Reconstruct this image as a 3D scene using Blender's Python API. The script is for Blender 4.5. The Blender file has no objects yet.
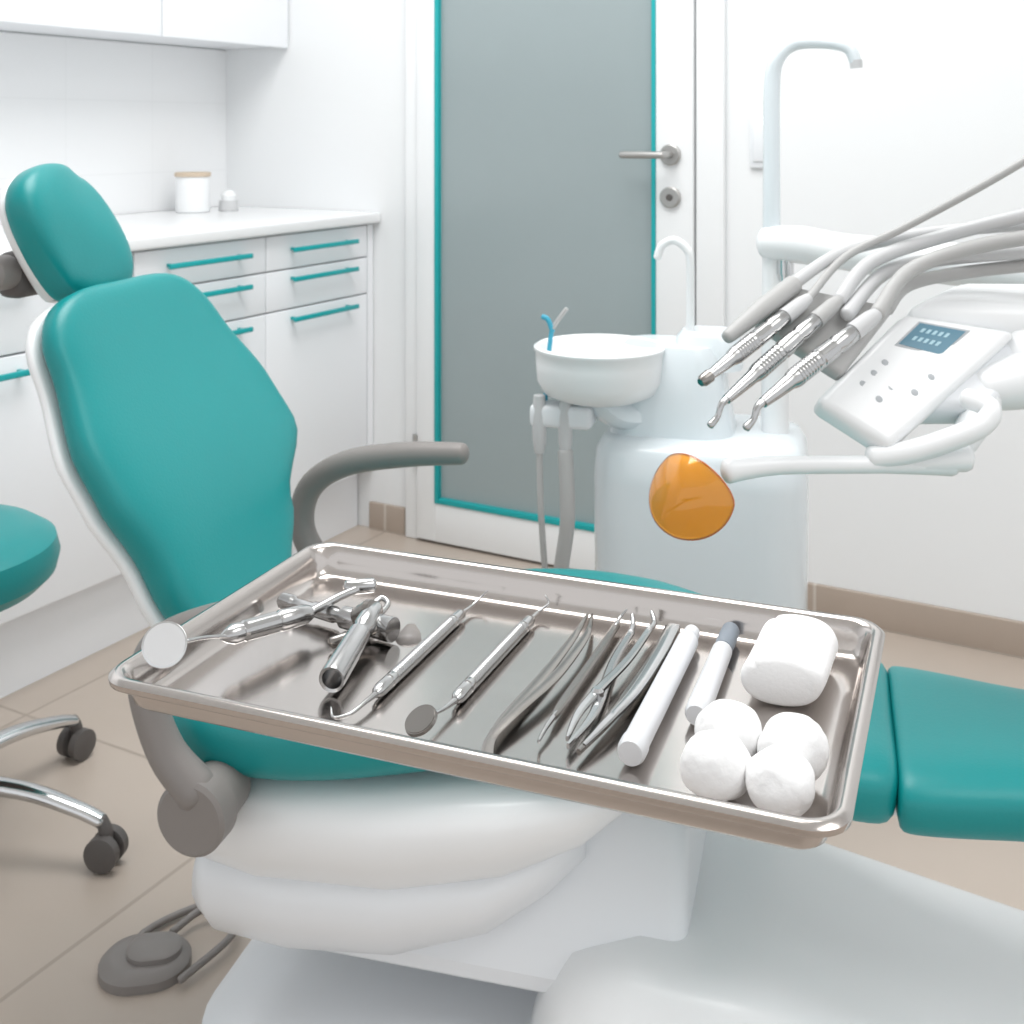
import bpy, bmesh, math, random
from mathutils import Vector, Matrix, noise
random.seed(4)
S = bpy.context.scene
try:
    S.view_settings.view_transform = 'Standard'
except Exception: pass

# ------------------------------------------------------------ materials
def lin(h):
    h = h.lstrip('#')
    o = []
    for i in (0, 2, 4):
        c = int(h[i:i+2], 16)/255
        o.append(c/12.92 if c <= .04045 else ((c+.055)/1.055)**2.4)
    return (*o, 1)

def mat(name, col, rough=.5, metal=0., bump=0., bscale=40., var=0., vscale=6., coat=0., trans=0., spec=None, sss=0.):
    m = bpy.data.materials.new(name); m.use_nodes = True
    nt = m.node_tree; b = nt.nodes['Principled BSDF']
    c = lin(col) if isinstance(col, str) else (*col, 1)
    b.inputs['Base Color'].default_value = c
    b.inputs['Roughness'].default_value = rough
    b.inputs['Metallic'].default_value = metal
    b.inputs['Coat Weight'].default_value = coat
    b.inputs['Coat Roughness'].default_value = .15
    b.inputs['Transmission Weight'].default_value = trans
    if sss:
        b.inputs['Subsurface Weight'].default_value = sss
        b.inputs['Subsurface Radius'].default_value = (.01, .01, .01)
    if spec is not None: b.inputs['Specular IOR Level'].default_value = spec
    tc = nt.nodes.new('ShaderNodeTexCoord')
    if var > 0:
        n = nt.nodes.new('ShaderNodeTexNoise'); n.inputs['Scale'].default_value = vscale
        n.inputs['Detail'].default_value = 4
        nt.links.new(tc.outputs['Object'], n.inputs['Vector'])
        mx = nt.nodes.new('ShaderNodeMix'); mx.data_type = 'RGBA'
        mx.inputs[6].default_value = tuple(x*(1-var) for x in c[:3])+(1,)
        mx.inputs[7].default_value = tuple(min(1, x*(1+var)) for x in c[:3])+(1,)
        nt.links.new(n.outputs['Fac'], mx.inputs[0])
        nt.links.new(mx.outputs[2], b.inputs['Base Color'])
    if bump > 0:
        n = nt.nodes.new('ShaderNodeTexNoise'); n.inputs['Scale'].default_value = bscale
        n.inputs['Detail'].default_value = 5
        nt.links.new(tc.outputs['Object'], n.inputs['Vector'])
        bp = nt.nodes.new('ShaderNodeBump'); bp.inputs['Strength'].default_value = bump
        bp.inputs['Distance'].default_value = .002
        nt.links.new(n.outputs['Fac'], bp.inputs['Height'])
        nt.links.new(bp.outputs['Normal'], b.inputs['Normal'])
    return m

def tile_mat(name, c1, c2, grout, w, h, mortar, rough, bumpd=.3, axis='XY', off=0.0):
    m = bpy.data.materials.new(name); m.use_nodes = True
    nt = m.node_tree; b = nt.nodes['Principled BSDF']; b.inputs['Roughness'].default_value = rough
    tc = nt.nodes.new('ShaderNodeTexCoord')
    vec = tc.outputs['Object']
    if axis != 'XY':
        sp = nt.nodes.new('ShaderNodeSeparateXYZ'); cb = nt.nodes.new('ShaderNodeCombineXYZ')
        nt.links.new(vec, sp.inputs[0])
        nt.links.new(sp.outputs[axis[0]], cb.inputs[0]); nt.links.new(sp.outputs[axis[1]], cb.inputs[1])
        vec = cb.outputs[0]
    br = nt.nodes.new('ShaderNodeTexBrick'); br.offset = off
    br.inputs['Scale'].default_value = 1
    br.inputs['Color1'].default_value = lin(c1); br.inputs['Color2'].default_value = lin(c2)
    br.inputs['Mortar'].default_value = lin(grout)
    br.inputs['Mortar Size'].default_value = mortar
    br.inputs['Mortar Smooth'].default_value = .2
    br.inputs['Brick Width'].default_value = w; br.inputs['Row Height'].default_value = h
    nt.links.new(vec, br.inputs['Vector'])
    n = nt.nodes.new('ShaderNodeTexNoise'); n.inputs['Scale'].default_value = 3; n.inputs['Detail'].default_value = 6
    nt.links.new(tc.outputs['Object'], n.inputs['Vector'])
    mx = nt.nodes.new('ShaderNodeMix'); mx.data_type = 'RGBA'; mx.blend_type = 'MULTIPLY'
    mx.inputs[0].default_value = .2 if axis != 'YZ' else 0.
    nt.links.new(br.outputs['Color'], mx.inputs[6]); nt.links.new(n.outputs['Fac'], mx.inputs[7])
    nt.links.new(mx.outputs[2], b.inputs['Base Color'])
    bp = nt.nodes.new('ShaderNodeBump'); bp.inputs['Strength'].default_value = bumpd; bp.inputs['Distance'].default_value = .002
    bp.invert = True
    nt.links.new(br.outputs['Fac'], bp.inputs['Height']); nt.links.new(bp.outputs['Normal'], b.inputs['Normal'])
    return m

TEAL = mat('teal_vinyl', '#048C8D', .38, bump=.12, bscale=300, var=.03)
TEALTRIM = mat('teal_trim', '#0FA3A6', .35)
WHITE = mat('white_plastic', '#EFF1F2', .28, coat=.2)
WHITE2 = mat('white_shell', '#E8EBEE', .32, coat=.15)
UNITW = mat('unit_white', '#E1E9ED', .25, coat=.3)
CAB = mat('cabinet_white', '#F3F5F8', .3)
COUNTER = mat('counter_white', '#F3F4F5', .25, var=.02, vscale=30)
WALL = mat('wall_paint', '#ECEEEF', .85, bump=.06, bscale=60)
CEIL = mat('ceiling_paint', '#F8F8F8', .9)
GREY = mat('grey_plastic', '#85807D', .45)
HOSE = mat('hose_grey', '#B4B4B3', .45)
HOSE2 = mat('hose_light', '#CACBCC', .4)
DKGREY = mat('dark_plastic', '#5A5654', .5)
CHROME = mat('chrome', '#D2D3D4', .12, 1.)
STEEL = mat('instrument_steel', '#BCBCBC', .18, 1.)
STEEL2 = mat('darker_steel', '#928E8A', .24, 1.)
HANDLE = mat('brushed_nickel', '#B3B2B0', .35, .8)
TRAYM = mat('tray_steel', '#C4BEBA', .17, 1., bump=.04, bscale=20)
MIRROR = mat('mirror_glass', '#F8FAFC', .03, 1.)
COTTON = mat('cotton', '#FEFEFE', .95, bump=.3, bscale=260, sss=.15)
GAUZE = mat('gauze', '#FEFEFE', .95, bump=.2, bscale=400)
TUBEW = mat('white_tube', '#E6E8EB', .35)
TIPG = mat('tip_grey', '#87909A', .5)
ORANGE = mat('orange_acrylic', '#FFA929', .05, coat=.5, trans=.82)
LCD = mat('lcd', '#5E8496', .2)
LCDT = mat('lcd_digit', '#A4C4CF', .4)
BTN = mat('button_grey', '#B0B4B8', .5)
BLUE = mat('blue_tip', '#3FA3BE', .4)
WOOD = mat('lid_wood', '#CDBBA6', .6, var=.1)
FROST = mat('frosted_glass', '#98A4A6', .2, var=.08, vscale=1.3)
FLOOR = tile_mat('floor_tile', '#C6B9AD', '#C0B3A7', '#AEA195', .6, .6, .004, .35)
BASEB = tile_mat('baseboard_tile', '#B8A99C', '#B3A497', '#CFC6BC', .6, .6, .004, .4, axis='XZ')
SPLASH = tile_mat('splash_tile', '#F2F3F4', '#F1F2F3', '#EDEEEF', .3, .2, .002, .35, bumpd=.06, axis='YZ')

# ------------------------------------------------------------ builders
def empty(name, loc=(0, 0, 0), rz=0):
    e = bpy.data.objects.new(name, None); S.collection.objects.link(e)
    e.location = loc; e.rotation_euler = (0, 0, math.radians(rz)); e.empty_display_size = .05
    return e

def finish(name, me, m, parent=None, ang=35):
    for p in me.polygons: p.use_smooth = True
    try: me.set_sharp_from_angle(angle=math.radians(ang))
    except Exception: pass
    o = bpy.data.objects.new(name, me); S.collection.objects.link(o)
    if m: me.materials.append(m)
    if parent: o.parent = parent
    return o

def from_bm(name, bm, m, parent=None, ang=35):
    bmesh.ops.recalc_face_normals(bm, faces=bm.faces[:])
    me = bpy.data.meshes.new(name); bm.to_mesh(me); bm.free()
    return finish(name, me, m, parent, ang)

def box(name, x0, x1, y0, y1, z0, z1, m, parent=None, bev=0., seg=3, loc=None, rot=None):
    bm = bmesh.new()
    bmesh.ops.create_cube(bm, size=1)
    for v in bm.verts:
        v.co = Vector((x0+(v.co.x+.5)*(x1-x0), y0+(v.co.y+.5)*(y1-y0), z0+(v.co.z+.5)*(z1-z0)))
    if bev > 0:
        bmesh.ops.bevel(bm, geom=bm.edges[:], offset=bev, segments=seg, profile=.5, affect='EDGES')
    o = from_bm(name, bm, m, parent)
    if loc: o.location = loc
    if rot: o.rotation_euler = rot
    return o

def catmull(pts, rad, sub=6):
    P = [Vector(p) for p in pts]; n = len(P); out = []; ro = []
    for i in range(n-1):
        p0 = P[max(i-1, 0)]; p1 = P[i]; p2 = P[i+1]; p3 = P[min(i+2, n-1)]
        for k in range(sub):
            t = k/sub; t2 = t*t; t3 = t2*t
            out.append(.5*((2*p1)+(p2-p0)*t+(2*p0-5*p1+4*p2-p3)*t2+(3*p1-p0-3*p2+p3)*t3))
            ro.append(rad[i]*(1-t)+rad[i+1]*t)
    out.append(P[-1]); ro.append(rad[-1])
    return out, ro

def ringloft(name, rings, m, parent=None, closed_ends=True, ang=40):
    bm = bmesh.new(); R = []
    for r in rings: R.append([bm.verts.new(p) for p in r])
    n = len(rings[0])
    for a, b in zip(R[:-1], R[1:]):
        for i in range(n):
            j = (i+1) % n
            try: bm.faces.new((a[i], a[j], b[j], b[i]))
            except ValueError: pass
    if closed_ends:
        bm.faces.new(R[0][::-1]); bm.faces.new(R[-1])
    return from_bm(name, bm, m, parent, ang)

def sweep(name, pts, rad, m, parent=None, n=14, smooth=True, flat=1., up=None, roundcap=True):
    if not hasattr(rad, '__len__'): rad = [rad]*len(pts)
    if smooth and len(pts) > 2: P, R = catmull(pts, rad)
    else: P = [Vector(p) for p in pts]; R = list(rad)
    T = []
    for i in range(len(P)):
        t = P[min(i+1, len(P)-1)]-P[max(i-1, 0)]
        if t.length < 1e-9: t = P[-1]-P[0]
        T.append(t.normalized())
    if up is None:
        up = Vector((0, 0, 1)) if abs(T[0].z) < .9 else Vector((1, 0, 0))
    u = (Vector(up)-T[0]*Vector(up).dot(T[0])).normalized()
    rings = []
    def ring(c, t, u, r):
        w = t.cross(u)
        return [c+(w*math.cos(2*math.pi*k/n)*r+u*math.sin(2*math.pi*k/n)*r*flat) for k in range(n)]
    for i, (p, t, r) in enumerate(zip(P, T, R)):
        u = (u-t*u.dot(t)).normalized()
        if i == 0 and roundcap:
            for a in (80, 55, 28):
                a = math.radians(a)
                rings.append(ring(p-t*r*math.sin(a)*.6, t, u, r*math.cos(a)))
        rings.append(ring(p, t, u, r))
        if i == len(P)-1 and roundcap:
            for a in (28, 55, 80):
                a = math.radians(a)
                rings.append(ring(p+t*r*math.sin(a)*.6, t, u, r*math.cos(a)))
    return ringloft(name, rings, m, parent)

def lathe(name, p0, p1, prof, m, parent=None, n=28):
    """prof: (distance fraction, radius) along p0->p1"""
    p0 = Vector(p0); p1 = Vector(p1); t = (p1-p0).normalized(); L = (p1-p0).length
    up = Vector((0, 0, 1)) if abs(t.z) < .9 else Vector((1, 0, 0))
    u = (up-t*up.dot(t)).normalized(); w = t.cross(u)
    rings = [[p0+t*(f*L)+w*math.cos(2*math.pi*k/n)*r+u*math.sin(2*math.pi*k/n)*r for k in range(n)] for f, r in prof]
    return ringloft(name, rings, m, parent, ang=30)

def interp(tab, x):
    if x <= tab[0][0]: return tab[0][1]
    for (a, va), (b, vb) in zip(tab[:-1], tab[1:]):
        if x <= b:
            t = (x-a)/(b-a); t = t*t*(3-2*t)
            return va+(vb-va)*t
    return tab[-1][1]

def pad(name, path, hw, th, m, parent, N=44, n=48, ex=.45, endpow=7, dish=0., endth=3.5, cy=((0, 0), (1, 0)), roll=None, wexp=None):
    """cushion swept along path [(x,z)..]; hw/th tables over t 0..1; cross-section is a superellipse."""
    P, _ = catmull([(p[0], 0, p[1]) for p in path], [1]*len(path), 10)
    L = [0]
    for a, b in zip(P[:-1], P[1:]): L.append(L[-1]+(b-a).length)
    def at(t):
        d = t*L[-1]
        for i in range(len(P)-1):
            if d <= L[i+1] or i == len(P)-2:
                f = (d-L[i])/(L[i+1]-L[i]); return P[i].lerp(P[i+1], f), (P[i+1]-P[i]).normalized()
    rings = []
    for i in range(N+1):
        t = .5-.5*math.cos(math.pi*i/N)
        t = min(max(t, .0008), .9992)
        c, T = at(t)
        nrm = T.cross(Vector((0, -1, 0))).normalized()
        if nrm.z < 0: nrm = -nrm
        e = abs(2*t-1)
        fw = (1-e**endpow)**(wexp or (1/endpow*1.6)); ft = (1-e**(endpow*endth))**(1/2.5)
        W = interp(hw, t)*fw; H = interp(th, t)*ft
        ring = []
        for k in range(n):
            a = 2*math.pi*k/n
            cx = math.copysign(abs(math.cos(a))**ex, math.cos(a)); cz = math.copysign(abs(math.sin(a))**.75, math.sin(a))
            off = dish*(cx*cx)
            ring.append(c+Vector((0, 1, 0))*(cx*W+interp(cy, t))+nrm*(cz*H+off))
        rings.append(ring)
    if roll:
        ang, pv = roll; pv = Vector(pv); Rm = Matrix.Rotation(math.radians(ang), 3, 'X')
        rings = [[pv+Rm @ (p-pv) for p in r] for r in rings]
    return ringloft(name, rings, m, parent, ang=60)

def rrect(hx, hy, r, z, n=8, cx=0, cy=0):
    out = []
    for (sx, sy, a0) in ((1, 1, 0), (-1, 1, 90), (-1, -1, 180), (1, -1, 270)):
        for k in range(n+1):
            a = math.radians(a0+90*k/n)
            out.append(Vector((cx+sx*(hx-r)+r*math.cos(a), cy+sy*(hy-r)+r*math.sin(a), z)))
    return out

def rblock(name, stations, m, parent, ang=40, n=8):
    """stations: (z,cx,cy,hx,hy,r)"""
    return ringloft(name, [rrect(hx, hy, min(r, hx*.99, hy*.99), z, n, cx, cy) for z, cx, cy, hx, hy, r in stations], m, parent, ang=ang)

# ------------------------------------------------------------ room (local x along door wall, y away)
C = (-.873, 3.618, 0); RA = -29
def room(o): o.location = C; o.rotation_euler = (0, 0, math.radians(RA)); return o
room(box('floor', -.1, 5, -5, .12, -.06, 0, FLOOR))
room(box('wall_back', -.1, 5, 0, .12, 0, 2.7, WALL))
room(box('wall_left', -.12, 0, -5, 0, 0, 2.7, WALL))
room(box('ceiling', -.12, 5, -5, .12, 2.7, 2.78, CEIL))
bb = empty('baseboard_back', C, RA)
box('strip_right', 1.585, 5, -.012, 0, 0, .075, BASEB, bb, .002)
box('strip_left', .545, .665, -.012, 0, 0, .075, BASEB, bb, .002)
sp = room(box('trim_splashback', 0, .006, -3.4, 0, .89, 1.36, SPLASH))

door = empty('door_1', C, RA)
box('casing_left', .672, .712, -.02, 0, 0, 2.12, WHITE, door, .004)
box('casing_right', 1.515, 1.585, -.02, 0, 0, 2.12, WHITE, door, .004)
box('casing_top', .712, 1.515, -.02, 0, 2.04, 2.12, WHITE, door, .004)
box('stile_left', .716, .776, -.03, -.002, .008, 2.03, WHITE, door, .003)
box('stile_right', 1.415, 1.511, -.03, -.002, .008, 2.03, WHITE, door, .003)
box('rail_bottom', .776, 1.415, -.03, -.002, .008, .112, WHITE, door, .002)
box('rail_top', .776, 1.415, -.03, -.002, 1.93, 2.03, WHITE, door, .002)
box('glass', .785, 1.408, -.018, -.008, .12, 1.92, FROST, door)
for nm, a in (('gasket_left', (.776, .789, .112, 1.93)), ('gasket_right', (1.405, 1.416, .112, 1.93)),
              ('gasket_bottom', (.789, 1.405, .112, .127)), ('gasket_top', (.789, 1.405, 1.915, 1.93))):
    box(nm, a[0], a[1], -.034, -.004, a[2], a[3], TEALTRIM, door, .002)
lathe('handle_rose', (1.456, -.03, 1.06), (1.456, -.042, 1.06), [(0, .026), (.8, .026), (1, .023)], HANDLE, door)
sweep('handle_lever', [(1.456, -.03, 1.06), (1.456, -.08, 1.06), (1.44, -.088, 1.06), (1.35, -.088, 1.06)], .009, HANDLE, door)
lathe('key_rose', (1.456, -.03, .957), (1.456, -.042, .957), [(0, .026), (.8, .026), (1, .023)], HANDLE, door)
lathe('key_slot', (1.456, -.04, .957), (1.456, -.045, .957), [(0, .009), (1, .008)], DKGREY, door)
for z in (.25, 1.8):
    lathe('hinge', (.714, -.032, z-.04), (.714, -.032, z+.04), [(0, .007), (1, .007)], HANDLE, door)
sw = empty('light_switch', C, RA)
box('plate', 1.645, 1.695, -.010, 0, 1.03, 1.15, WHITE2, sw, .003)
box('rocker', 1.653, 1.687, -.014, -.008, 1.045, 1.135, WHITE2, sw, .003)

# base cabinets
cb = empty('base_cabinet_row', C, RA)
box('carcass', 0.007, .533, -3.4, -.005, .165, .858, CAB, cb)
box('plinth', 0.007, .50, -3.4, -.005, 0, .165, CAB, cb)
box('filler', .533, .553, -.028, -.003, .168, .855, CAB, cb)
box('countertop', .002+.006, .58, -3.42, -.002, .86, .89, COUNTER, cb, .006)
units = [(.032, .453, 0), (.457, .883, 0), (.887, 1.743, 1), (1.747, 2.18, 0), (2.184, 2.61, 0), (2.614, 3.39, 1)]
for i, (b0, b1, k) in enumerate(units):
    rows = [(.768, .854, .817), (.666, .764, .742), (.17, .662, .64)] if k == 0 else [(.686, .854, .82), (.17, .682, .65)]
    for j, (z0, z1, hz) in enumerate(rows):
        box(f'front_{i}_{j}', .534, .553, -b1, -b0, z0, z1, CAB, cb, .0025)
        c = (b0+b1)/2; hl = .135 if k == 0 else .155
        box(f'handle_{i}_{j}', .574, .583, -c-hl, -c+hl, hz-.006, hz+.006, TEALTRIM, cb, .002)
        for s in (-1, 1):
            box(f'handle_post_{i}_{j}', .552, .575, -c+s*(hl-.02)-.004, -c+s*(hl-.02)+.004, hz-.004, hz+.004, TEALTRIM, cb)
wc = empty('wall_cabinet_row', C, RA)
box('carcass', 0.001, .23, -3.4, -.002, 1.365, 2.2, CAB, wc)
for i, (b0, b1) in enumerate([(.004, .5), (.504, 1.0), (1.004, 1.6), (1.604, 2.2), (2.204, 2.8), (2.804, 3.4)]):
    box(f'door_{i}', .231, .25, -b1, -b0, 1.36, 2.2, CAB, wc, .003)
jar = empty('storage_jar', C, RA)
lathe('body', (.12, -.26, .89), (.12, -.26, .990), [(0, .043), (.03, .047), (.9, .047), (1, .045)], WHITE, jar)
lathe('lid', (.12, -.26, .990), (.12, -.26, 1.002), [(0, .048), (.1, .05), (.9, .05), (1, .047)], WOOD, jar)
j2 = empty('cotton_dispenser', C, RA)
lathe('base', (.17, -.17, .89), (.17, -.17, .92), [(0, .026), (.1, .028), (1, .026)], HOSE2, j2)
lathe('cap', (.17, -.17, .92), (.17, -.17, .95), [(0, .020), (.5, .022), (.9, .013), (1, .004)], WHITE, j2)

# ------------------------------------------------------------ dental chair
ch = empty('dental_chair', (-.281, 1.489, 0), -15)
back = [(-.01, .45), (-.068, .56), (-.12, .667), (-.195, .80), (-.252, .92)]
bhw = [(0, .10), (.15, .115), (.32, .160), (.50, .225), (.62, .224), (.85, .188), (1, .176)]
bcy = [(0, -.03), (.15, -.03), (.32, -.004), (.48, .034), (.65, .026), (1, .004)]
pad('backrest_cushion', back, bhw, [(0, .028), (.4, .036), (1, .026)], TEAL, ch, dish=.006, ex=.46, endpow=8, wexp=.28, cy=bcy)
bk2 = [(x-.028, z-.016) for x, z in back]
pad('backrest_shell', bk2, [(a, b+.001) for a, b in bhw], [(0, .016), (1, .014)], WHITE, ch, dish=.008, ex=.46, endpow=8, wexp=.28, cy=bcy)
HR = (-27, (-.31, 0, .983))
pad('headrest_cushion', [(-.288, .892), (-.315, .983), (-.350, 1.068)], [(0, .11), (.45, .132), (1, .108)], [(0, .028), (.5, .034), (1, .026)], TEAL, ch, endpow=2.4, endth=3, ex=.62, dish=.008, roll=HR)
pad('headrest_shell', [(-.313, .889), (-.34, .978), (-.374, 1.056)], [(0, .10), (.45, .126), (1, .10)], [(0, .013), (1, .013)], WHITE, ch, endpow=2.4, endth=3, ex=.62, dish=.010, roll=HR)
sweep('headrest_neck', [(-.258, 0, .88), (-.285, -.01, .90), (-.35, -.02, .935)], [.030, .026, .024], DKGREY, ch, flat=.5)
box('headrest_mechanism', -.372, -.33, -.075, .06, .905, .965, DKGREY, ch, .014)
lathe('headrest_knob', (-.352, -.11, .94), (-.352, -.07, .94), [(0, .018), (.1, .022), (.9, .022), (1, .018)], GREY, ch)
# seat
shw = [(0, .18), (.1, .205), (.4, .22), (.62, .21), (.82, .175), (1, .15)]
pad('seat_cushion', [(-.085, .458), (.05, .450), (.25, .466), (.45, .478), (.6, .466), (.722, .452)], shw, [(0, .048), (.3, .052), (.7, .044), (1, .036)], TEAL, ch, dish=.004, endpow=22, ex=.36, cy=((0, -.01), (.15, -.004), (.52, .062), (.80, .018), (1, 0)))
pad('leg_cushion', [(.720, .452), (.9, .45), (1.1, .446), (1.3, .44)], [(0, .148), (.3, .122), (.8, .112), (1, .1)], [(0, .036), (1, .032)], TEAL, ch, endpow=40, ex=.42)
pad('leg_shell', [(.55, .425), (.9, .42), (1.26, .412)], [(0, .10), (.4, .075), (1, .07)], [(0, .016), (1, .014)], WHITE2, ch, endpow=9)
def shell(name, st, m):
    rings = []
    for s, z0, z1, w in st:
        n = 48; r = []
        for k in range(n):
            a = 2*math.pi*k/n
            cy = math.copysign(abs(math.cos(a))**.26, math.cos(a)); cz = math.copysign(abs(math.sin(a))**.62, math.sin(a))
            r.append(Vector((s, cy*w*(1 if cz > 0 else (1+.14*cz)), (z0+z1)/2+cz*(z1-z0)/2)))
        rings.append(r)
    return ringloft(name, rings, m, ch, ang=50)
shell('seat_shell_upper', [(-.07, .34, .375, .14), (-.055, .31, .392, .175), (-.028, .29, .402, .196), (.05, .28, .406, .205), (.2, .285, .412, .198), (.32, .315, .42, .178), (.40, .35, .425, .15), (.44, .38, .425, .12), (.455, .395, .42, .1)], WHITE)
shell('seat_shell_lower', [(-.045, .26, .31, .12), (-.034, .215, .315, .172), (-.01, .205, .32, .188), (.08, .205, .32, .196), (.2, .216, .325, .189), (.3, .248, .335, .168), (.36, .286, .35, .136), (.395, .315, .355, .1)], WHITE2)
ap = {-1: [(.018, .43), (-.018, .465), (-.042, .52), (-.044, .555), (-.02, .588), (.05, .618), (.14, .640)],
      1: [(.0, .43), (-.055, .47), (-.095, .53), (-.085, .592), (-.03, .632), (.06, .652), (.150, .660)]}
for nm, sg in (('near', -1), ('far', 1)):
    w = .25*sg
    pts = [(a, w, b) for a, b in ap[sg]]
    rr = [.024, .021, .019, .017, .016, .015, .014] if sg < 0 else [.028, .021, .020, .0205, .0205, .020, .017]
    sweep(f'armrest_{nm}', pts, rr, GREY, ch, flat=.9)
    lathe(f'arm_hinge_{nm}', (.018, sg*.19, .408), (.018, sg*.268, .408), [(0, .03), (.55, .034), (.6, .039), (.95, .039), (1, .035)], GREY, ch, 40)
# base
rblock('base_plate', [(0, .30, -.01, .345, .215, .11), (.085, .30, -.01, .345, .215, .11), (.112, .30, -.01, .34, .21, .11), (.126, .30, -.01, .32, .19, .10)], WHITE2, ch)
rblock('lift_cover', [(.195, .29, .02, .215, .145, .02), (.20, .29, .02, .22, .15, .02), (.215, .29, .02, .222, .15, .02), (.35, .30, .04, .205, .10, .02), (.365, .30, .04, .195, .09, .02)], WHITE2, ch, ang=25)
box('lift_column', .26, .40, .0, .12, .11, .42, WHITE2, ch, .02)
rings = []
for s, top, w, r in [(.335, .09, .13, .05), (.34, .155, .155, .08), (.355, .198, .18, .09), (.39, .24, .20, .09), (.46, .262, .21, .08), (.6, .260, .215, .08), (.9, .205, .20, .07), (1.2, .15, .19, .06), (1.27, .12, .18, .05), (1.29, .07, .16, .03)]:
    ring = [Vector((s, w-.02, 0)), Vector((s, w-.02, top-r if top-r > .01 else .01))]
    rr = min(r, top-.01)
    for k in range(1, 8):
        a = math.radians(90*k/8)
        ring.append(Vector((s, w-.02-rr+rr*math.cos(a), top-rr+rr*math.sin(a))))
    for k in range(0, 8):
        a = math.radians(90+90*k/8)
        ring.append(Vector((s, -w+rr+rr*math.cos(a), top-rr+rr*math.sin(a))))
    ring.append(Vector((s, -w, max(top-r, .01)))); ring.append(Vector((s, -w, 0)))
    rings.append(ring)
ringloft('foot_housing', rings, WHITE, ch, ang=50)

# foot pedal
fp = empty('foot_pedal', (-.490, 1.59, 0), 10)
rblock('body', [(0, 0, 0, .060, .05, .049), (.012, 0, 0, .060, .05, .049), (.02, 0, 0, .052, .042, .041), (.022, 0, 0, .04, .03, .029)], GREY, fp)
rblock('tread', [(.02, .012, 0, .036, .028, .027), (.028, .012, 0, .036, .028, .027), (.032, .012, 0, .03, .022, .021)], GREY, fp)
sweep('guard_loop', [(.03, .045, .015), (.07, .08, .02), (.108, .065, .02), (.112, .02, .018), (.05, -.048, .012)], .0050, GREY, fp)
sweep('cable', [(-.02, -.04, .012), (-.01, .06, .008), (.1, .12, .008), (.25, .14, .008)], .005, GREY, fp)

# ------------------------------------------------------------ stool
st = empty('dentist_stool', (-.913, 1.855, 0), 0)
lathe('seat_cushion', (0, 0, .395), (0, 0, .495), [(0, .135), (.06, .17), (.25, .19), (.5, .196), (.75, .19), (.92, .165), (1, .125)], TEAL, st, n=48)
lathe('seat_pan', (0, 0, .38), (0, 0, .40), [(0, .12), (1, .15)], DKGREY, st)
lathe('gas_lift', (0, 0, .1), (0, 0, .385), [(0, .028), (.55, .028), (.56, .016), (1, .016)], CHROME, st)
lathe('hub', (0, 0, .07), (0, 0, .13), [(0, .035), (.1, .04), (.8, .04), (1, .03)], CHROME, st)
for i in range(5):
    a = math.radians(-9+72*i); c, s = math.cos(a), math.sin(a)
    sweep(f'leg_{i}', [(c*.02, s*.02, .11), (c*.16, s*.16, .105), (c*.25, s*.25, .085), (c*.292, s*.292, .07)], [.019, .016, .014, .013], CHROME, st, flat=.75)
    t = Vector((-s, c, 0)); p = Vector((c*.30, s*.30, .028))
    for sg in (-1, 1):
        q = p+t*.014*sg
        lathe(f'caster_wheel_{i}_{sg}', q-t*.009, q+t*.009, [(0, .021), (.1, .026), (.9, .026), (1, .021)], DKGREY, st)
    sweep(f'caster_fork_{i}', [p+Vector((0, 0, 0)), p+Vector((0, 0, .025)), p+Vector((-c*.008, -s*.008, .045))], [.007, .011, .009], DKGREY, st)

# ------------------------------------------------------------ cuspidor unit
cu = empty('dental_unit', (.340, 2.12, 0), -15)
rblock('body', [(0, 0, 0, .17, .14, .07), (.05, 0, 0, .178, .145, .08), (.52, 0, 0, .182, .15, .08), (.565, 0, 0, .178, .147, .08), (.585, 0, 0, .166, .135, .075), (.592, 0, 0, .14, .11, .06)], UNITW, cu, ang=50)
rblock('neck', [(.58, -.05, -.01, .11, .09, .06), (.66, -.055, -.01, .10, .085, .06), (.72, -.055, -.01, .09, .075, .05), (.742, -.055, -.01, .08, .065, .045)], UNITW, cu, ang=50)
rblock('faucet_block', [(.70, .01, .0, .06, .055, .04), (.755, .01, 0, .055, .05, .04), (.765, .01, 0, .045, .04, .03)], UNITW, cu)
BX, BY = -.172, -.08
def rings_lathe(name, c, prof, m, parent, n=40):
    return ringloft(name, [[Vector((c[0]+r*math.cos(2*math.pi*k/n), c[1]+r*math.sin(2*math.pi*k/n), z)) for k in range(n)] for r, z in prof], m, parent, ang=40)
rings_lathe('spittoon_bowl', (BX, BY), [(.04, .645), (.07, .65), (.098, .662), (.109, .682), (.112, .715), (.112, .732), (.115, .736), (.115, .741), (.110, .744), (.103, .740), (.097, .72), (.06, .70), (.015, .69)], WHITE, cu)
sweep('bowl_bracket', [(BX, BY, .655), (BX+.03, BY+.01, .63), (-.08, -.02, .63)], [.05, .05, .06], UNITW, cu, flat=.6)
sweep('cup_filler', [(-.02, -.02, .75), (-.02, -.02, .88), (-.026, -.02, .908), (-.048, -.02, .924), (-.07, -.02, .914), (-.078, -.02, .893)], .0075, WHITE, cu)
box('suction_holder', -.285, -.175, -.14, -.085, .605, .645, WHITE2, cu, .01)
for i, x in enumerate((-.268, -.222)):
    lathe(f'suction_valve_{i}', (x, -.13, .56), (x, -.13, .66), [(0, .008), (.2, .012), (.6, .013), (1, .01)], HOSE2, cu)
    sweep(f'suction_hose_{i}', [(x, -.13, .565), (x+.006, -.14, .45), (x+.016-.025*i, -.12, .3), (x+.05, -.08, .15), (x+.12, -.02, .12)], .013 if i else .0055, HOSE, cu)
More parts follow.
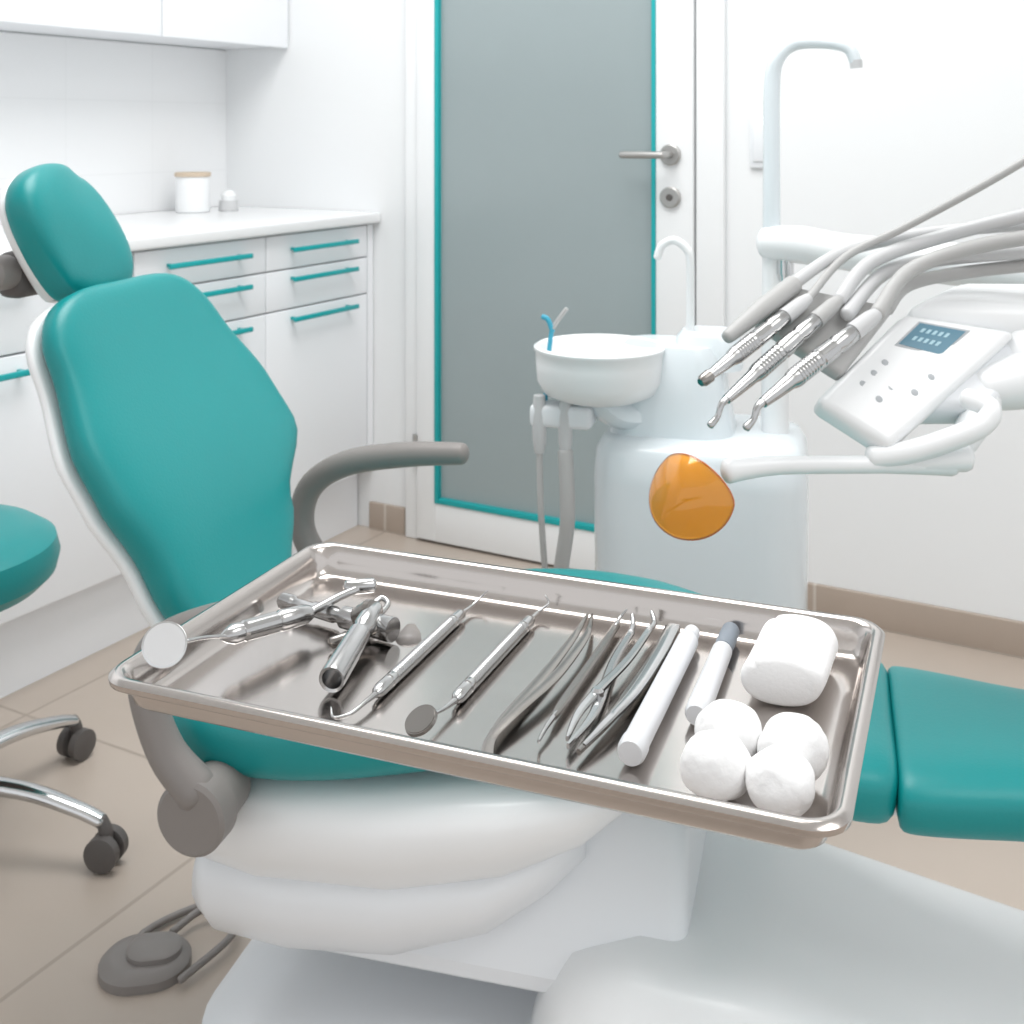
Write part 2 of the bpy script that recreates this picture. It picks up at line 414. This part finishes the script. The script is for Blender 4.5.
sweep('saliva_ejector_grip', [(-.265, -.10, .64), (-.260, -.09, .73), (-.254, -.09, .775)], .0042, BLUE, cu)
sweep('saliva_ejector_tip', [(-.254, -.09, .77), (-.244, -.09, .785), (-.229, -.088, .805)], .0038, HOSE, cu)
sweep('ejector_blue_tip', [(-.254, -.09, .765), (-.262, -.09, .785), (-.272, -.09, .79)], .0046, BLUE, cu)

# main column, lamp pole and delivery arm belong to the unit (given in world coordinates)
CUI = (Matrix.Translation((.340, 2.12, 0)) @ Matrix.Rotation(math.radians(-15), 4, 'Z')).inverted()
def wl(o):
    o.parent = cu; o.matrix_parent_inverse = CUI; return o
wl(lathe('column', (.462, 2.09, .585), (.462, 2.09, .92), [(0, .024), (1, .022)], WHITE))
wl(sweep('arm_1', [(.45, 2.09, .922), (.50, 2.05, .922), (.56, 2.0, .915), (.66, 1.91, .91), (.82, 1.80, .90), (1.0, 1.66, .88)], [.030, .033, .031, .034, .034, .034], WHITE))
wl(lathe('arm_joint', (1.0, 1.66, .78), (1.0, 1.66, .93), [(0, .045), (.05, .05), (.95, .05), (1, .045)], WHITE))
wl(sweep('arm_2', [(1.0, 1.66, .82), (.84, 1.58, .815), (.70, 1.50, .82), (.62, 1.46, .83)], [.045, .045, .05, .05], WHITE))
wl(lathe('column_clamp', (.475, 2.07, .858), (.475, 2.07, .895), [(0, .012), (.3, .012), (.32, .015), (1, .015)], CHROME))
wl(sweep('lamp_pole', [(.456, 2.09, .94), (.456, 2.09, 1.08), (.457, 2.09, 1.2), (.465, 2.085, 1.245), (.492, 2.08, 1.27), (.535, 2.06, 1.272), (.575, 2.04, 1.262), (.588, 2.035, 1.235)], [.0155, .0145, .014, .013, .0125, .0115, .011, .010], UNITW))
wl(lathe('pole_tip', (.588, 2.035, 1.24), (.589, 2.035, 1.226), [(0, .0105), (1, .0105)], HOSE2))

# ------------------------------------------------------------ delivery head
dh = empty('instrument_delivery_head')
def slab(name, quad, thick, m, bev=.006, parent=dh, offset=0., seg=3):
    Q = [Vector(q) for q in quad]
    nrm = (Q[1]-Q[0]).cross(Q[3]-Q[0]).normalized()
    if nrm.z < 0: nrm = -nrm
    bm = bmesh.new()
    a = [bm.verts.new(q+nrm*offset) for q in Q]; b = [bm.verts.new(q+nrm*(offset-thick)) for q in Q]
    bm.faces.new(a); bm.faces.new(b[::-1])
    for i in range(4):
        bm.faces.new((a[i], a[(i+1) % 4], b[(i+1) % 4], b[i]))
    if bev: bmesh.ops.bevel(bm, geom=bm.edges[:], offset=bev, segments=seg, profile=.5, affect='EDGES')
    return from_bm(name, bm, m, parent), Q, nrm
PQ = [(.348, 1.36, .812), (.482, 1.46, .897), (.615, 1.44, .878), (.424, 1.33, .765)]
_, Q, N = slab('control_panel', PQ, .034, WHITE, .011, seg=5)
def on(u, v, o=0):
    return (Q[0].lerp(Q[3], u)).lerp(Q[1].lerp(Q[2], u), v)+N*o
slab('display_bezel', [on(.18, .655), on(.18, .925), on(.64, .925), on(.64, .655)], .003, BTN, .001, offset=.0012)
slab('display', [on(.205, .675), on(.205, .905), on(.615, .905), on(.615, .675)], .003, LCD, 0, offset=.0018)
for r in range(2):
    for k in range(5):
        u0 = .27+k*.055; v0 = .735+r*.085
        slab(f'digit_{r}_{k}', [on(u0, v0), on(u0, v0+.04), on(u0+.03, v0+.04), on(u0+.03, v0)], .001, LCDT, 0, offset=.0022)
for (u, v) in ((.25, .27), (.25, .38), (.25, .49), (.5, .22), (.5, .33), (.5, .46), (.72, .36), (.72, .5)):
    p = on(u, v); lathe('button', p, p+N*.0014, [(0, .0042), (.8, .0042), (1, .0036)], BTN, dh)
slab('head_hull', [(.475, 1.47, .905), (.58, 1.56, .925), (.86, 1.52, .93), (.78, 1.42, .90)], .095, WHITE, .025, seg=5)
slab('panel_skirt', [(.40, 1.375, .800), (.488, 1.47, .885), (.66, 1.46, .87), (.56, 1.38, .80)], .045, WHITE2, .012)
sweep('hull_under', [(.56, 1.42, .81), (.70, 1.46, .83), (.86, 1.54, .84)], [.025, .045, .045], WHITE, dh)
slab('instrument_cradle', [(.292, 1.42, .895), (.34, 1.47, .93), (.47, 1.455, .905), (.385, 1.385, .835)], .02, HOSE, .006)

def handpiece(i, tip, backp, r, head):
    hp = empty('dental_handpiece', (0, 0, 0))
    t = Vector(tip); b = Vector(backp); d = (t-b).normalized()
    prof = [(0, r*.9), (.03, r*1.1), (.2, r*1.15), (.22, r*.98), (.24, r*.98), (.25, r*1.18), (.4, r*1.2), (.41, r*1.1), (.43, r*1.1), (.44, r*1.2)]
    f = .46
    while f < .66:
        prof += [(f, r*1.18), (f+.01, r*1.1), (f+.02, r*1.18)]; f += .03
    prof += [(.7, r*1.05), (.72, r*.9), (.88, r*.75), (1, r*.6)]
    lathe('grip', b, t, prof, STEEL, hp, 22)
    if head == 0:
        lathe('nose', t-d*.003, t+d*.013, [(0, r*.85), (.7, r*.8), (1, r*.5)], STEEL2, hp)
    else:
        sweep('nose', [t-d*.01, t+d*.008, t+d*.016+Vector((0, 0, -.010)), t+d*.022+Vector((-.004, 0, -.016))], [r*.55, r*.42, r*.36, r*.5], STEEL, hp)
    lathe('rear_sleeve', b-d*.045, b+d*.004, [(0, r*.75), (.3, r*1.05), (1, r*1.15)], HOSE2 if i != 1 else HOSE, hp)
    return b-d*.046
e1 = handpiece(0, (.218, 1.325, .845), (.325, 1.41, .90), .0088, 0)
e2 = handpiece(1, (.237, 1.315, .822), (.362, 1.41, .896), .0090, 1)
e3 = handpiece(2, (.274, 1.30, .822), (.40, 1.39, .885), .0098, 1)
sy = empty('air_water_syringe')
sweep('body', [(.250, 1.38, .88), (.30, 1.42, .908), (.345, 1.46, .93)], [.008, .012, .012], HOSE, sy)
hs = empty('handpiece_hoses')
hose_defs = [
    ([e1, (.42, 1.50, .96), (.50, 1.50, 1.00), (.60, 1.46, 1.065), (.72, 1.42, 1.15)], .0052, HOSE),
    ([e2, (.45, 1.49, .955), (.54, 1.50, .985), (.65, 1.46, 1.02), (.80, 1.42, 1.06)], .009, HOSE2),
    ([e3, (.49, 1.47, .945), (.57, 1.47, .975), (.68, 1.44, 1.0), (.82, 1.40, 1.04)], .0095, HOSE),
    ([(.347, 1.462, .932), (.42, 1.51, .965), (.52, 1.53, .985), (.64, 1.5, 1.0), (.80, 1.46, 1.01)], .008, HOSE2),
    ([(.40, 1.42, .90), (.47, 1.50, .94), (.55, 1.52, .955), (.66, 1.48, .970), (.84, 1.44, .99)], .009, HOSE2),
    ([(.46, 1.46, .90), (.50, 1.50, .925), (.58, 1.51, .94), (.70, 1.48, .955), (.86, 1.5, .95)], .0085, HOSE),
]
for i, (p, r, m) in enumerate(hose_defs): sweep(f'hose_{i}', p, r, m, hs)

# curing shield with its arm
cs = empty('orange_light_shield')
sweep('arm', [(.240, 1.32, .742), (.30, 1.33, .745), (.42, 1.345, .742), (.50, 1.355, .74)], [.014, .010, .010, .014], WHITE, cs)
sweep('arm_end', [(.44, 1.35, .742), (.515, 1.355, .748)], [.012, .017], WHITE, cs)
sweep('grab_handle', [(.407, 1.345, .750), (.45, 1.34, .758), (.505, 1.335, .778), (.532, 1.337, .792), (.540, 1.345, .806), (.522, 1.365, .812)], [.013, .013, .013, .0125, .012, .012], WHITE, cs)
sweep('link', [(.50, 1.355, .745), (.53, 1.38, .77), (.56, 1.41, .80)], [.015, .018, .02], WHITE, cs)
bm = bmesh.new()
nu, nv = 28, 20; G = {}
cen = Vector((.193, 1.31, .722))
ax = Vector((.72, -.56, -.42)).normalized(); nr = Vector((-.45, -.80, .38)); nr = (nr-ax*nr.dot(ax)).normalized(); ay = ax.cross(nr).normalized()
if ay.z < 0: ay = -ay
edge = []
for i in range(1, nv+1):
    rr = i/nv
    for j in range(nu*2):
        a = 2*math.pi*j/(nu*2)
        x = rr*.048*math.cos(a); y = rr*.050*math.sin(a)
        if y > .018: y = .018+(y-.018)*.55
        p = cen+ax*x+ay*y-nr*((x*x)*13+(y*y)*7)+nr*.010
        G[i, j] = bm.verts.new(p)
        if i == nv: edge.append(p)
c0 = bm.verts.new(cen+nr*.010)
for j in range(nu*2):
    k = (j+1) % (nu*2)
    bm.faces.new((c0, G[1, j], G[1, k]))
    for i in range(1, nv): bm.faces.new((G[i, j], G[i+1, j], G[i+1, k], G[i, k]))
sh = from_bm('shield_lens', bm, ORANGE, cs)
sm = sh.modifiers.new('s', 'SOLIDIFY'); sm.thickness = .003; sm.offset = 0
RIM = mat('orange_rim', '#D8760A', .15, coat=.4)
sweep('shield_rim', edge+[edge[0]], .0013, RIM, cs, n=8, smooth=False, roundcap=False)

# ------------------------------------------------------------ tray
TX = (0, .777, 0); TA = -21.3
tr = empty('instrument_tray', TX, TA)
prof = [(-.0030, .7745), (0, .7765), (.0005, .780), (-.002, .7825), (-.006, .7825), (-.009, .7795), (-.0115, .770), (-.0135, .7635), (-.017, .7605), (-.022, .760)]
rings = [rrect(.225+o, .1335+o, .022+o*.6, z, 8) for o, z in prof]
bm = bmesh.new(); R = [[bm.verts.new(p) for p in r] for r in rings]; n = len(R[0])
for a, b in zip(R[:-1], R[1:]):
    for i in range(n): bm.faces.new((a[i], a[(i+1) % n], b[(i+1) % n], b[i]))
bm.faces.new(R[-1])
bmesh.ops.recalc_face_normals(bm, faces=bm.faces[:])
to = from_bm('tray_pan', bm, TRAYM, tr, 50)
sm = to.modifiers.new('s', 'SOLIDIFY'); sm.thickness = .0012; sm.offset = -1
FZ = .7605
sweep('support_bar', [(-.09, .03, .753), (-.14, .15, .73), (-.20, .28, .69), (-.262, .365, .655)], [.012, .012, .012, .012], GREY, tr)
rblock('support_pad', [(.748, -.07, .0, .07, .05, .02), (.7585, -.07, 0, .07, .05, .02)], GREY, tr)

def inst(name): return empty(name, (TX[0], TX[1], 0), TA)
Z = FZ+.0048
def knurl(p0, p1, r, m, parent, name='handle'):
    prof = [(0, r*.5), (.02, r*.85), (.05, r), (.12, r), (.125, r*.85), (.135, r*.85), (.14, r)]
    f = .17
    while f < .82:
        prof += [(f, r), (f+.006, r*.94), (f+.012, r)]; f += .02
    prof += [(.86, r), (.865, r*.85), (.875, r*.85), (.88, r), (.95, r), (.98, r*.85), (1, r*.5)]
    return lathe(name, p0, p1, prof, m, parent, 18)

mm = inst('mouth_mirror')
rim = Vector((-.2025, -.094, .790))
nn = Vector((.50, -.70, .50)).normalized()
lathe('mirror_rim', rim-nn*.0015, rim+nn*.001, [(0, .0120), (.3, .0141), (.9, .0141), (1, .0133)], CHROME, mm, 36)
lathe('mirror_face', rim+nn*.0009, rim+nn*.0013, [(0, .0129), (1, .0129)], MIRROR, mm, 36)
sweep('stem', [rim+Vector((.010, .010, 0)), (-.189, -.068, .7865), (-.182, -.052, .782)], .0012, STEEL, mm)
h0 = Vector((-.186, -.056, .782)); h1 = Vector((-.160, .014, .776))
lathe('grip', h0, h1, [(0, .002), (.05, .0045), (.12, .0066), (.2, .0066), (.22, .0055), (.25, .007), (.6, .0072), (.62, .006), (.65, .0072), (.93, .007), (1, .005)], STEEL, mm, 22)
sweep('rod', [h1, (-.151, .040, .779), (-.143, .060, .780)], .0030, STEEL, mm)
sweep('thumb_end', [(-.152, .054, .7805), (-.137, .065, .7805)], .0055, STEEL, mm)
cs2 = inst('carpule_syringe')
a = Vector((-.203, .043, FZ+.0075)); b = Vector((-.098, .022, FZ+.0095))
lathe('barrel', a, b, [(0, .004), (.03, .0062), (.12, .0062), (.14, .0045), (.3, .0045), (.32, .0055), (.5, .0060), (.52, .005), (.56, .005), (.58, .0078), (.8, .0078), (.82, .0068), (.86, .0085), (1, .0085)], STEEL, cs2, 24)
a = Vector((-.119, .035, FZ+.0165)); b = Vector((-.100, -.060, FZ+.0095))
lathe('cartridge_holder', a, b, [(0, .006), (.05, .0075), (.3, .0075), (.32, .0065), (.38, .0065), (.4, .0082), (.97, .0088), (1, .0084), (.99, .0066), (.8, .006)], STEEL, cs2, 26)
sweep('plunger_ring', [(-.130, .048, .7715), (-.126, .058, .775), (-.119, .055, .773), (-.118, .043, .771)], .0022, STEEL, cs2)
lathe('swivel', (-.128, .028, FZ+.011), (-.115, .026, FZ+.021), [(0, .008), (.8, .008), (1, .006)], STEEL2, cs2)
sweep('needle_guard', [(-.132, -.004, .766), (-.118, .010, .769), (-.108, .02, .771)], .004, STEEL2, cs2)

ex = inst('dental_explorer')
knurl((-.0695, .078, Z), (-.0695, -.058, Z), .0045, STEEL, ex)
sweep('tip_upper', [(-.0695, .078, Z), (-.068, .092, Z), (-.064, .102, Z+.004), (-.060, .104, Z+.008)], [.0018, .0011, .0008, .0004], STEEL, ex)
sweep('tip_lower', [(-.0695, -.057, Z), (-.0705, -.07, Z), (-.073, -.084, Z-.001), (-.081, -.090, Z-.002), (-.087, -.083, Z)], [.002, .0014, .0012, .001, .0005], STEEL, ex)
m2 = inst('dental_scaler_mirror')
knurl((-.0185, .086, Z), (-.0195, -.047, Z), .0046, STEEL, m2)
sweep('tip_upper', [(-.0185, .086, Z), (-.017, .098, Z+.001), (-.012, .105, Z+.005), (-.016, .109, Z+.009)], [.0019, .0012, .0009, .0004], STEEL, m2)
sweep('stem', [(-.0195, -.047, Z), (-.021, -.062, Z+.001), (-.0235, -.076, Z+.003)], [.002, .0013, .0011], STEEL, m2)
q = Vector((-.0255, -.084, Z+.0035)); nq = Vector((-.25, -.45, .85)).normalized()
lathe('head_rim', q-nq*.0018, q+nq*.001, [(0, .0090), (.3, .0106), (1, .0102)], STEEL2, m2, 32)
lathe('head_face', q+nq*.0009, q+nq*.0013, [(0, .0094), (1, .0094)], STEEL2, m2, 32)

def blade(name, pts, ws, th, m, parent):
    P, W = catmull(pts, ws, 6); rings = []
    for i, p in enumerate(P):
        t = (P[min(i+1, len(P)-1)]-P[max(i-1, 0)]).normalized()
        s = t.cross(Vector((0, 0, 1))).normalized(); u = s.cross(t)
        w = W[i]
        rings.append([p+s*w+u*th*.5, p+s*w*.6+u*th, p-s*w*.6+u*th, p-s*w+u*th*.5, p-s*w-u*th*.5, p-s*w*.6-u*th, p+s*w*.6-u*th, p+s*w-u*th*.5])
    return ringloft(name, rings, m, parent, ang=30)
tw = inst('dental_tweezers')
for k, (dx, dz) in enumerate(((0, 0), (.010, .0035))):
    blade(f'blade_{k}', [(.0195+dx*.35, .101, Z+.003), (.021+dx, .06, Z+.001+dz), (.0205+dx, .0, Z+dz), (.018+dx*.5, -.05, Z+dz*.6), (.019, -.082, Z), (.024, -.101, Z-.001)], [.0009, .0026, .0038, .0036, .0030, .0036], .0011, STEEL2, tw)
ex2 = inst('dental_probe')
blade('shaft', [(.0425, .097, Z), (.0435, .05, Z), (.044, -.02, Z), (.0445, -.045, Z)], [.0025, .003, .0032, .002], .0018, STEEL2, ex2)
sweep('tip', [(.0445, -.04, Z), (.0445, -.058, Z), (.045, -.072, Z-.001), (.048, -.080, Z+.002)], [.002, .0014, .001, .0005], STEEL, ex2)
sweep('tip_top', [(.0425, .095, Z), (.043, .104, Z+.003), (.047, .108, Z+.008)], [.002, .0012, .0006], STEEL, ex2)
sc = inst('surgical_scissors')
blade('shank_0', [(.0555, .09, Z), (.057, .04, Z), (.0635, -.01, Z), (.066, -.04, Z), (.0635, -.074, Z)], [.0024, .0028, .0032, .0026, .001], .0017, STEEL, sc)
blade('shank_1', [(.068, .093, Z+.003), (.067, .04, Z+.003), (.061, -.01, Z+.003), (.0585, -.04, Z+.002), (.061, -.068, Z+.001)], [.0024, .0028, .0032, .0026, .001], .0015, STEEL, sc)
lathe('pivot', (.062, -.012, Z), (.062, -.012, Z+.0065), [(0, .004), (.7, .004), (1, .0025)], CHROME, sc)
sweep('finger_hook_0', [(.0555, .088, Z), (.0545, .098, Z+.002), (.052, .105, Z+.006)], [.0025, .002, .0014], STEEL, sc)
sweep('finger_hook_1', [(.068, .091, Z+.003), (.069, .102, Z+.004), (.065, .110, Z+.008)], [.0025, .002, .0014], STEEL, sc)
fo = inst('dental_forceps')
blade('arm_0', [(.0815, .106, Z+.001), (.0825, .06, Z+.001), (.080, .0, Z+.001), (.0755, -.045, Z), (.071, -.078, Z)], [.0055, .0046, .0040, .0030, .0012], .0018, STEEL2, fo)
blade('arm_1', [(.0835, .10, Z+.005), (.086, .05, Z+.006), (.0845, -.005, Z+.005), (.078, -.045, Z+.003), (.0725, -.072, Z+.001)], [.0045, .004, .0036, .0028, .0011], .0014, STEEL, fo)

wt = inst('white_marker_tube')
lathe('tube', (.0975, .098, FZ+.0085), (.1010, -.076, FZ+.0085), [(0, .0035), (.01, .0055), (.06, .0058), (.07, .0045), (.09, .0045), (.1, .0074), (.93, .0076), (.935, .0083), (.98, .0083), (1, .007)], TUBEW, wt, 26)
wt2 = inst('white_syringe_tube')
lathe('tube', (.1225, .080, FZ+.0078), (.1255, -.018, FZ+.0078), [(0, .0045), (.04, .0068), (.9, .0074), (.97, .0074), (1, .006)], TUBEW, wt2, 26)
lathe('cap', (.1215, .114, FZ+.0075), (.1226, .079, FZ+.0078), [(0, .0045), (.08, .0062), (.7, .0066), (1, .006)], TIPG, wt2, 22)

# gauze roll: soft folded roll
gz = inst('gauze_roll')
rings = []; nr_ = 64
for i in range(31):
    t = i/30; y = .101-.076*t
    e = abs(2*t-1); f = .78+.22*(1-e**14)**.5
    ring = []
    for k in range(nr_):
        a = 2*math.pi*k/nr_
        cx = math.copysign(abs(math.cos(a))**.85, math.cos(a)); cz = math.copysign(abs(math.sin(a))**.9, math.sin(a))
        d = 1+.05*noise.noise(Vector((math.cos(a)*1.3, math.sin(a)*1.3, t*2.0)))
        cr = 1-.11*math.exp(-((a-2.35)/.09)**2)
        ring.append(Vector((.1705-.004*(t-.5)+cx*.0255*f*d*cr, y+.004*cx*(t-.5), FZ+.0160+cz*.0155*f*(d*cr if cz > 0 else 1))))
    rings.append(ring)
mnz = min(p.z for r in rings for p in r)
for r in rings:
    for p in r: p.z += FZ-mnz+.0002
ringloft('roll', rings, GAUZE, gz, ang=70)

def cotton(p, r, seed):
    e = inst('cotton_ball')
    bm = bmesh.new(); bmesh.ops.create_icosphere(bm, subdivisions=5, radius=1)
    for v in bm.verts:
        c = v.co.copy()
        d = 1+.12*noise.noise(c*1.2+Vector((seed, 0, 0)))+.02*noise.noise(c*4+Vector((0, seed, 0)))+.006*noise.noise(c*12)
        v.co = c*d*r; v.co.z *= .93
    mn = min(v.co.z for v in bm.verts)
    for v in bm.verts: v.co += Vector((p[0], p[1], FZ-mn+.0002))
    from_bm('ball', bm, COTTON, e, 180)
cotton((.1510, -.0500), .0188, 1.3)
cotton((.1880, -.0545), .0187, 5.1)
cotton((.1525, -.0875), .0188, 9.7)
cotton((.1870, -.0920), .0184, 14.2)

# ------------------------------------------------------------ lights
def area(name, loc, sz, e, rot=(0, 0, 0), col=(1, 1, 1)):
    l = bpy.data.lights.new(name, 'AREA'); l.energy = e; l.shape = 'RECTANGLE'; l.size = sz[0]; l.size_y = sz[1]; l.color = col
    o = bpy.data.objects.new(name, l); S.collection.objects.link(o); o.location = loc; o.rotation_euler = rot
    return o
area('ceiling_light', (-.15, 1.85, 2.66), (1.3, 1.3), 40, (0, 0, math.radians(RA)), (1, .998, .993))
area('ceiling_light', (1.3, .3, 2.66), (1.2, 1.2), 13, (0, 0, math.radians(RA)), (1, .998, .993))
w = bpy.data.worlds.new('world'); S.world = w; w.use_nodes = True
w.node_tree.nodes['Background'].inputs[0].default_value = (.97, .985, 1, 1)
w.node_tree.nodes['Background'].inputs[1].default_value = 1.04

cam = bpy.data.cameras.new('camera'); cam.sensor_width = 36; cam.lens = 36*1190/1024
cam.shift_y = -382/1024; cam.clip_start = .02
cam.dof.use_dof = True; cam.dof.focus_distance = .78; cam.dof.aperture_fstop = 20
co = bpy.data.objects.new('camera', cam); S.collection.objects.link(co)
co.location = (0, 0, 1.12); co.rotation_euler = (math.radians(90), 0, 0)
S.camera = co
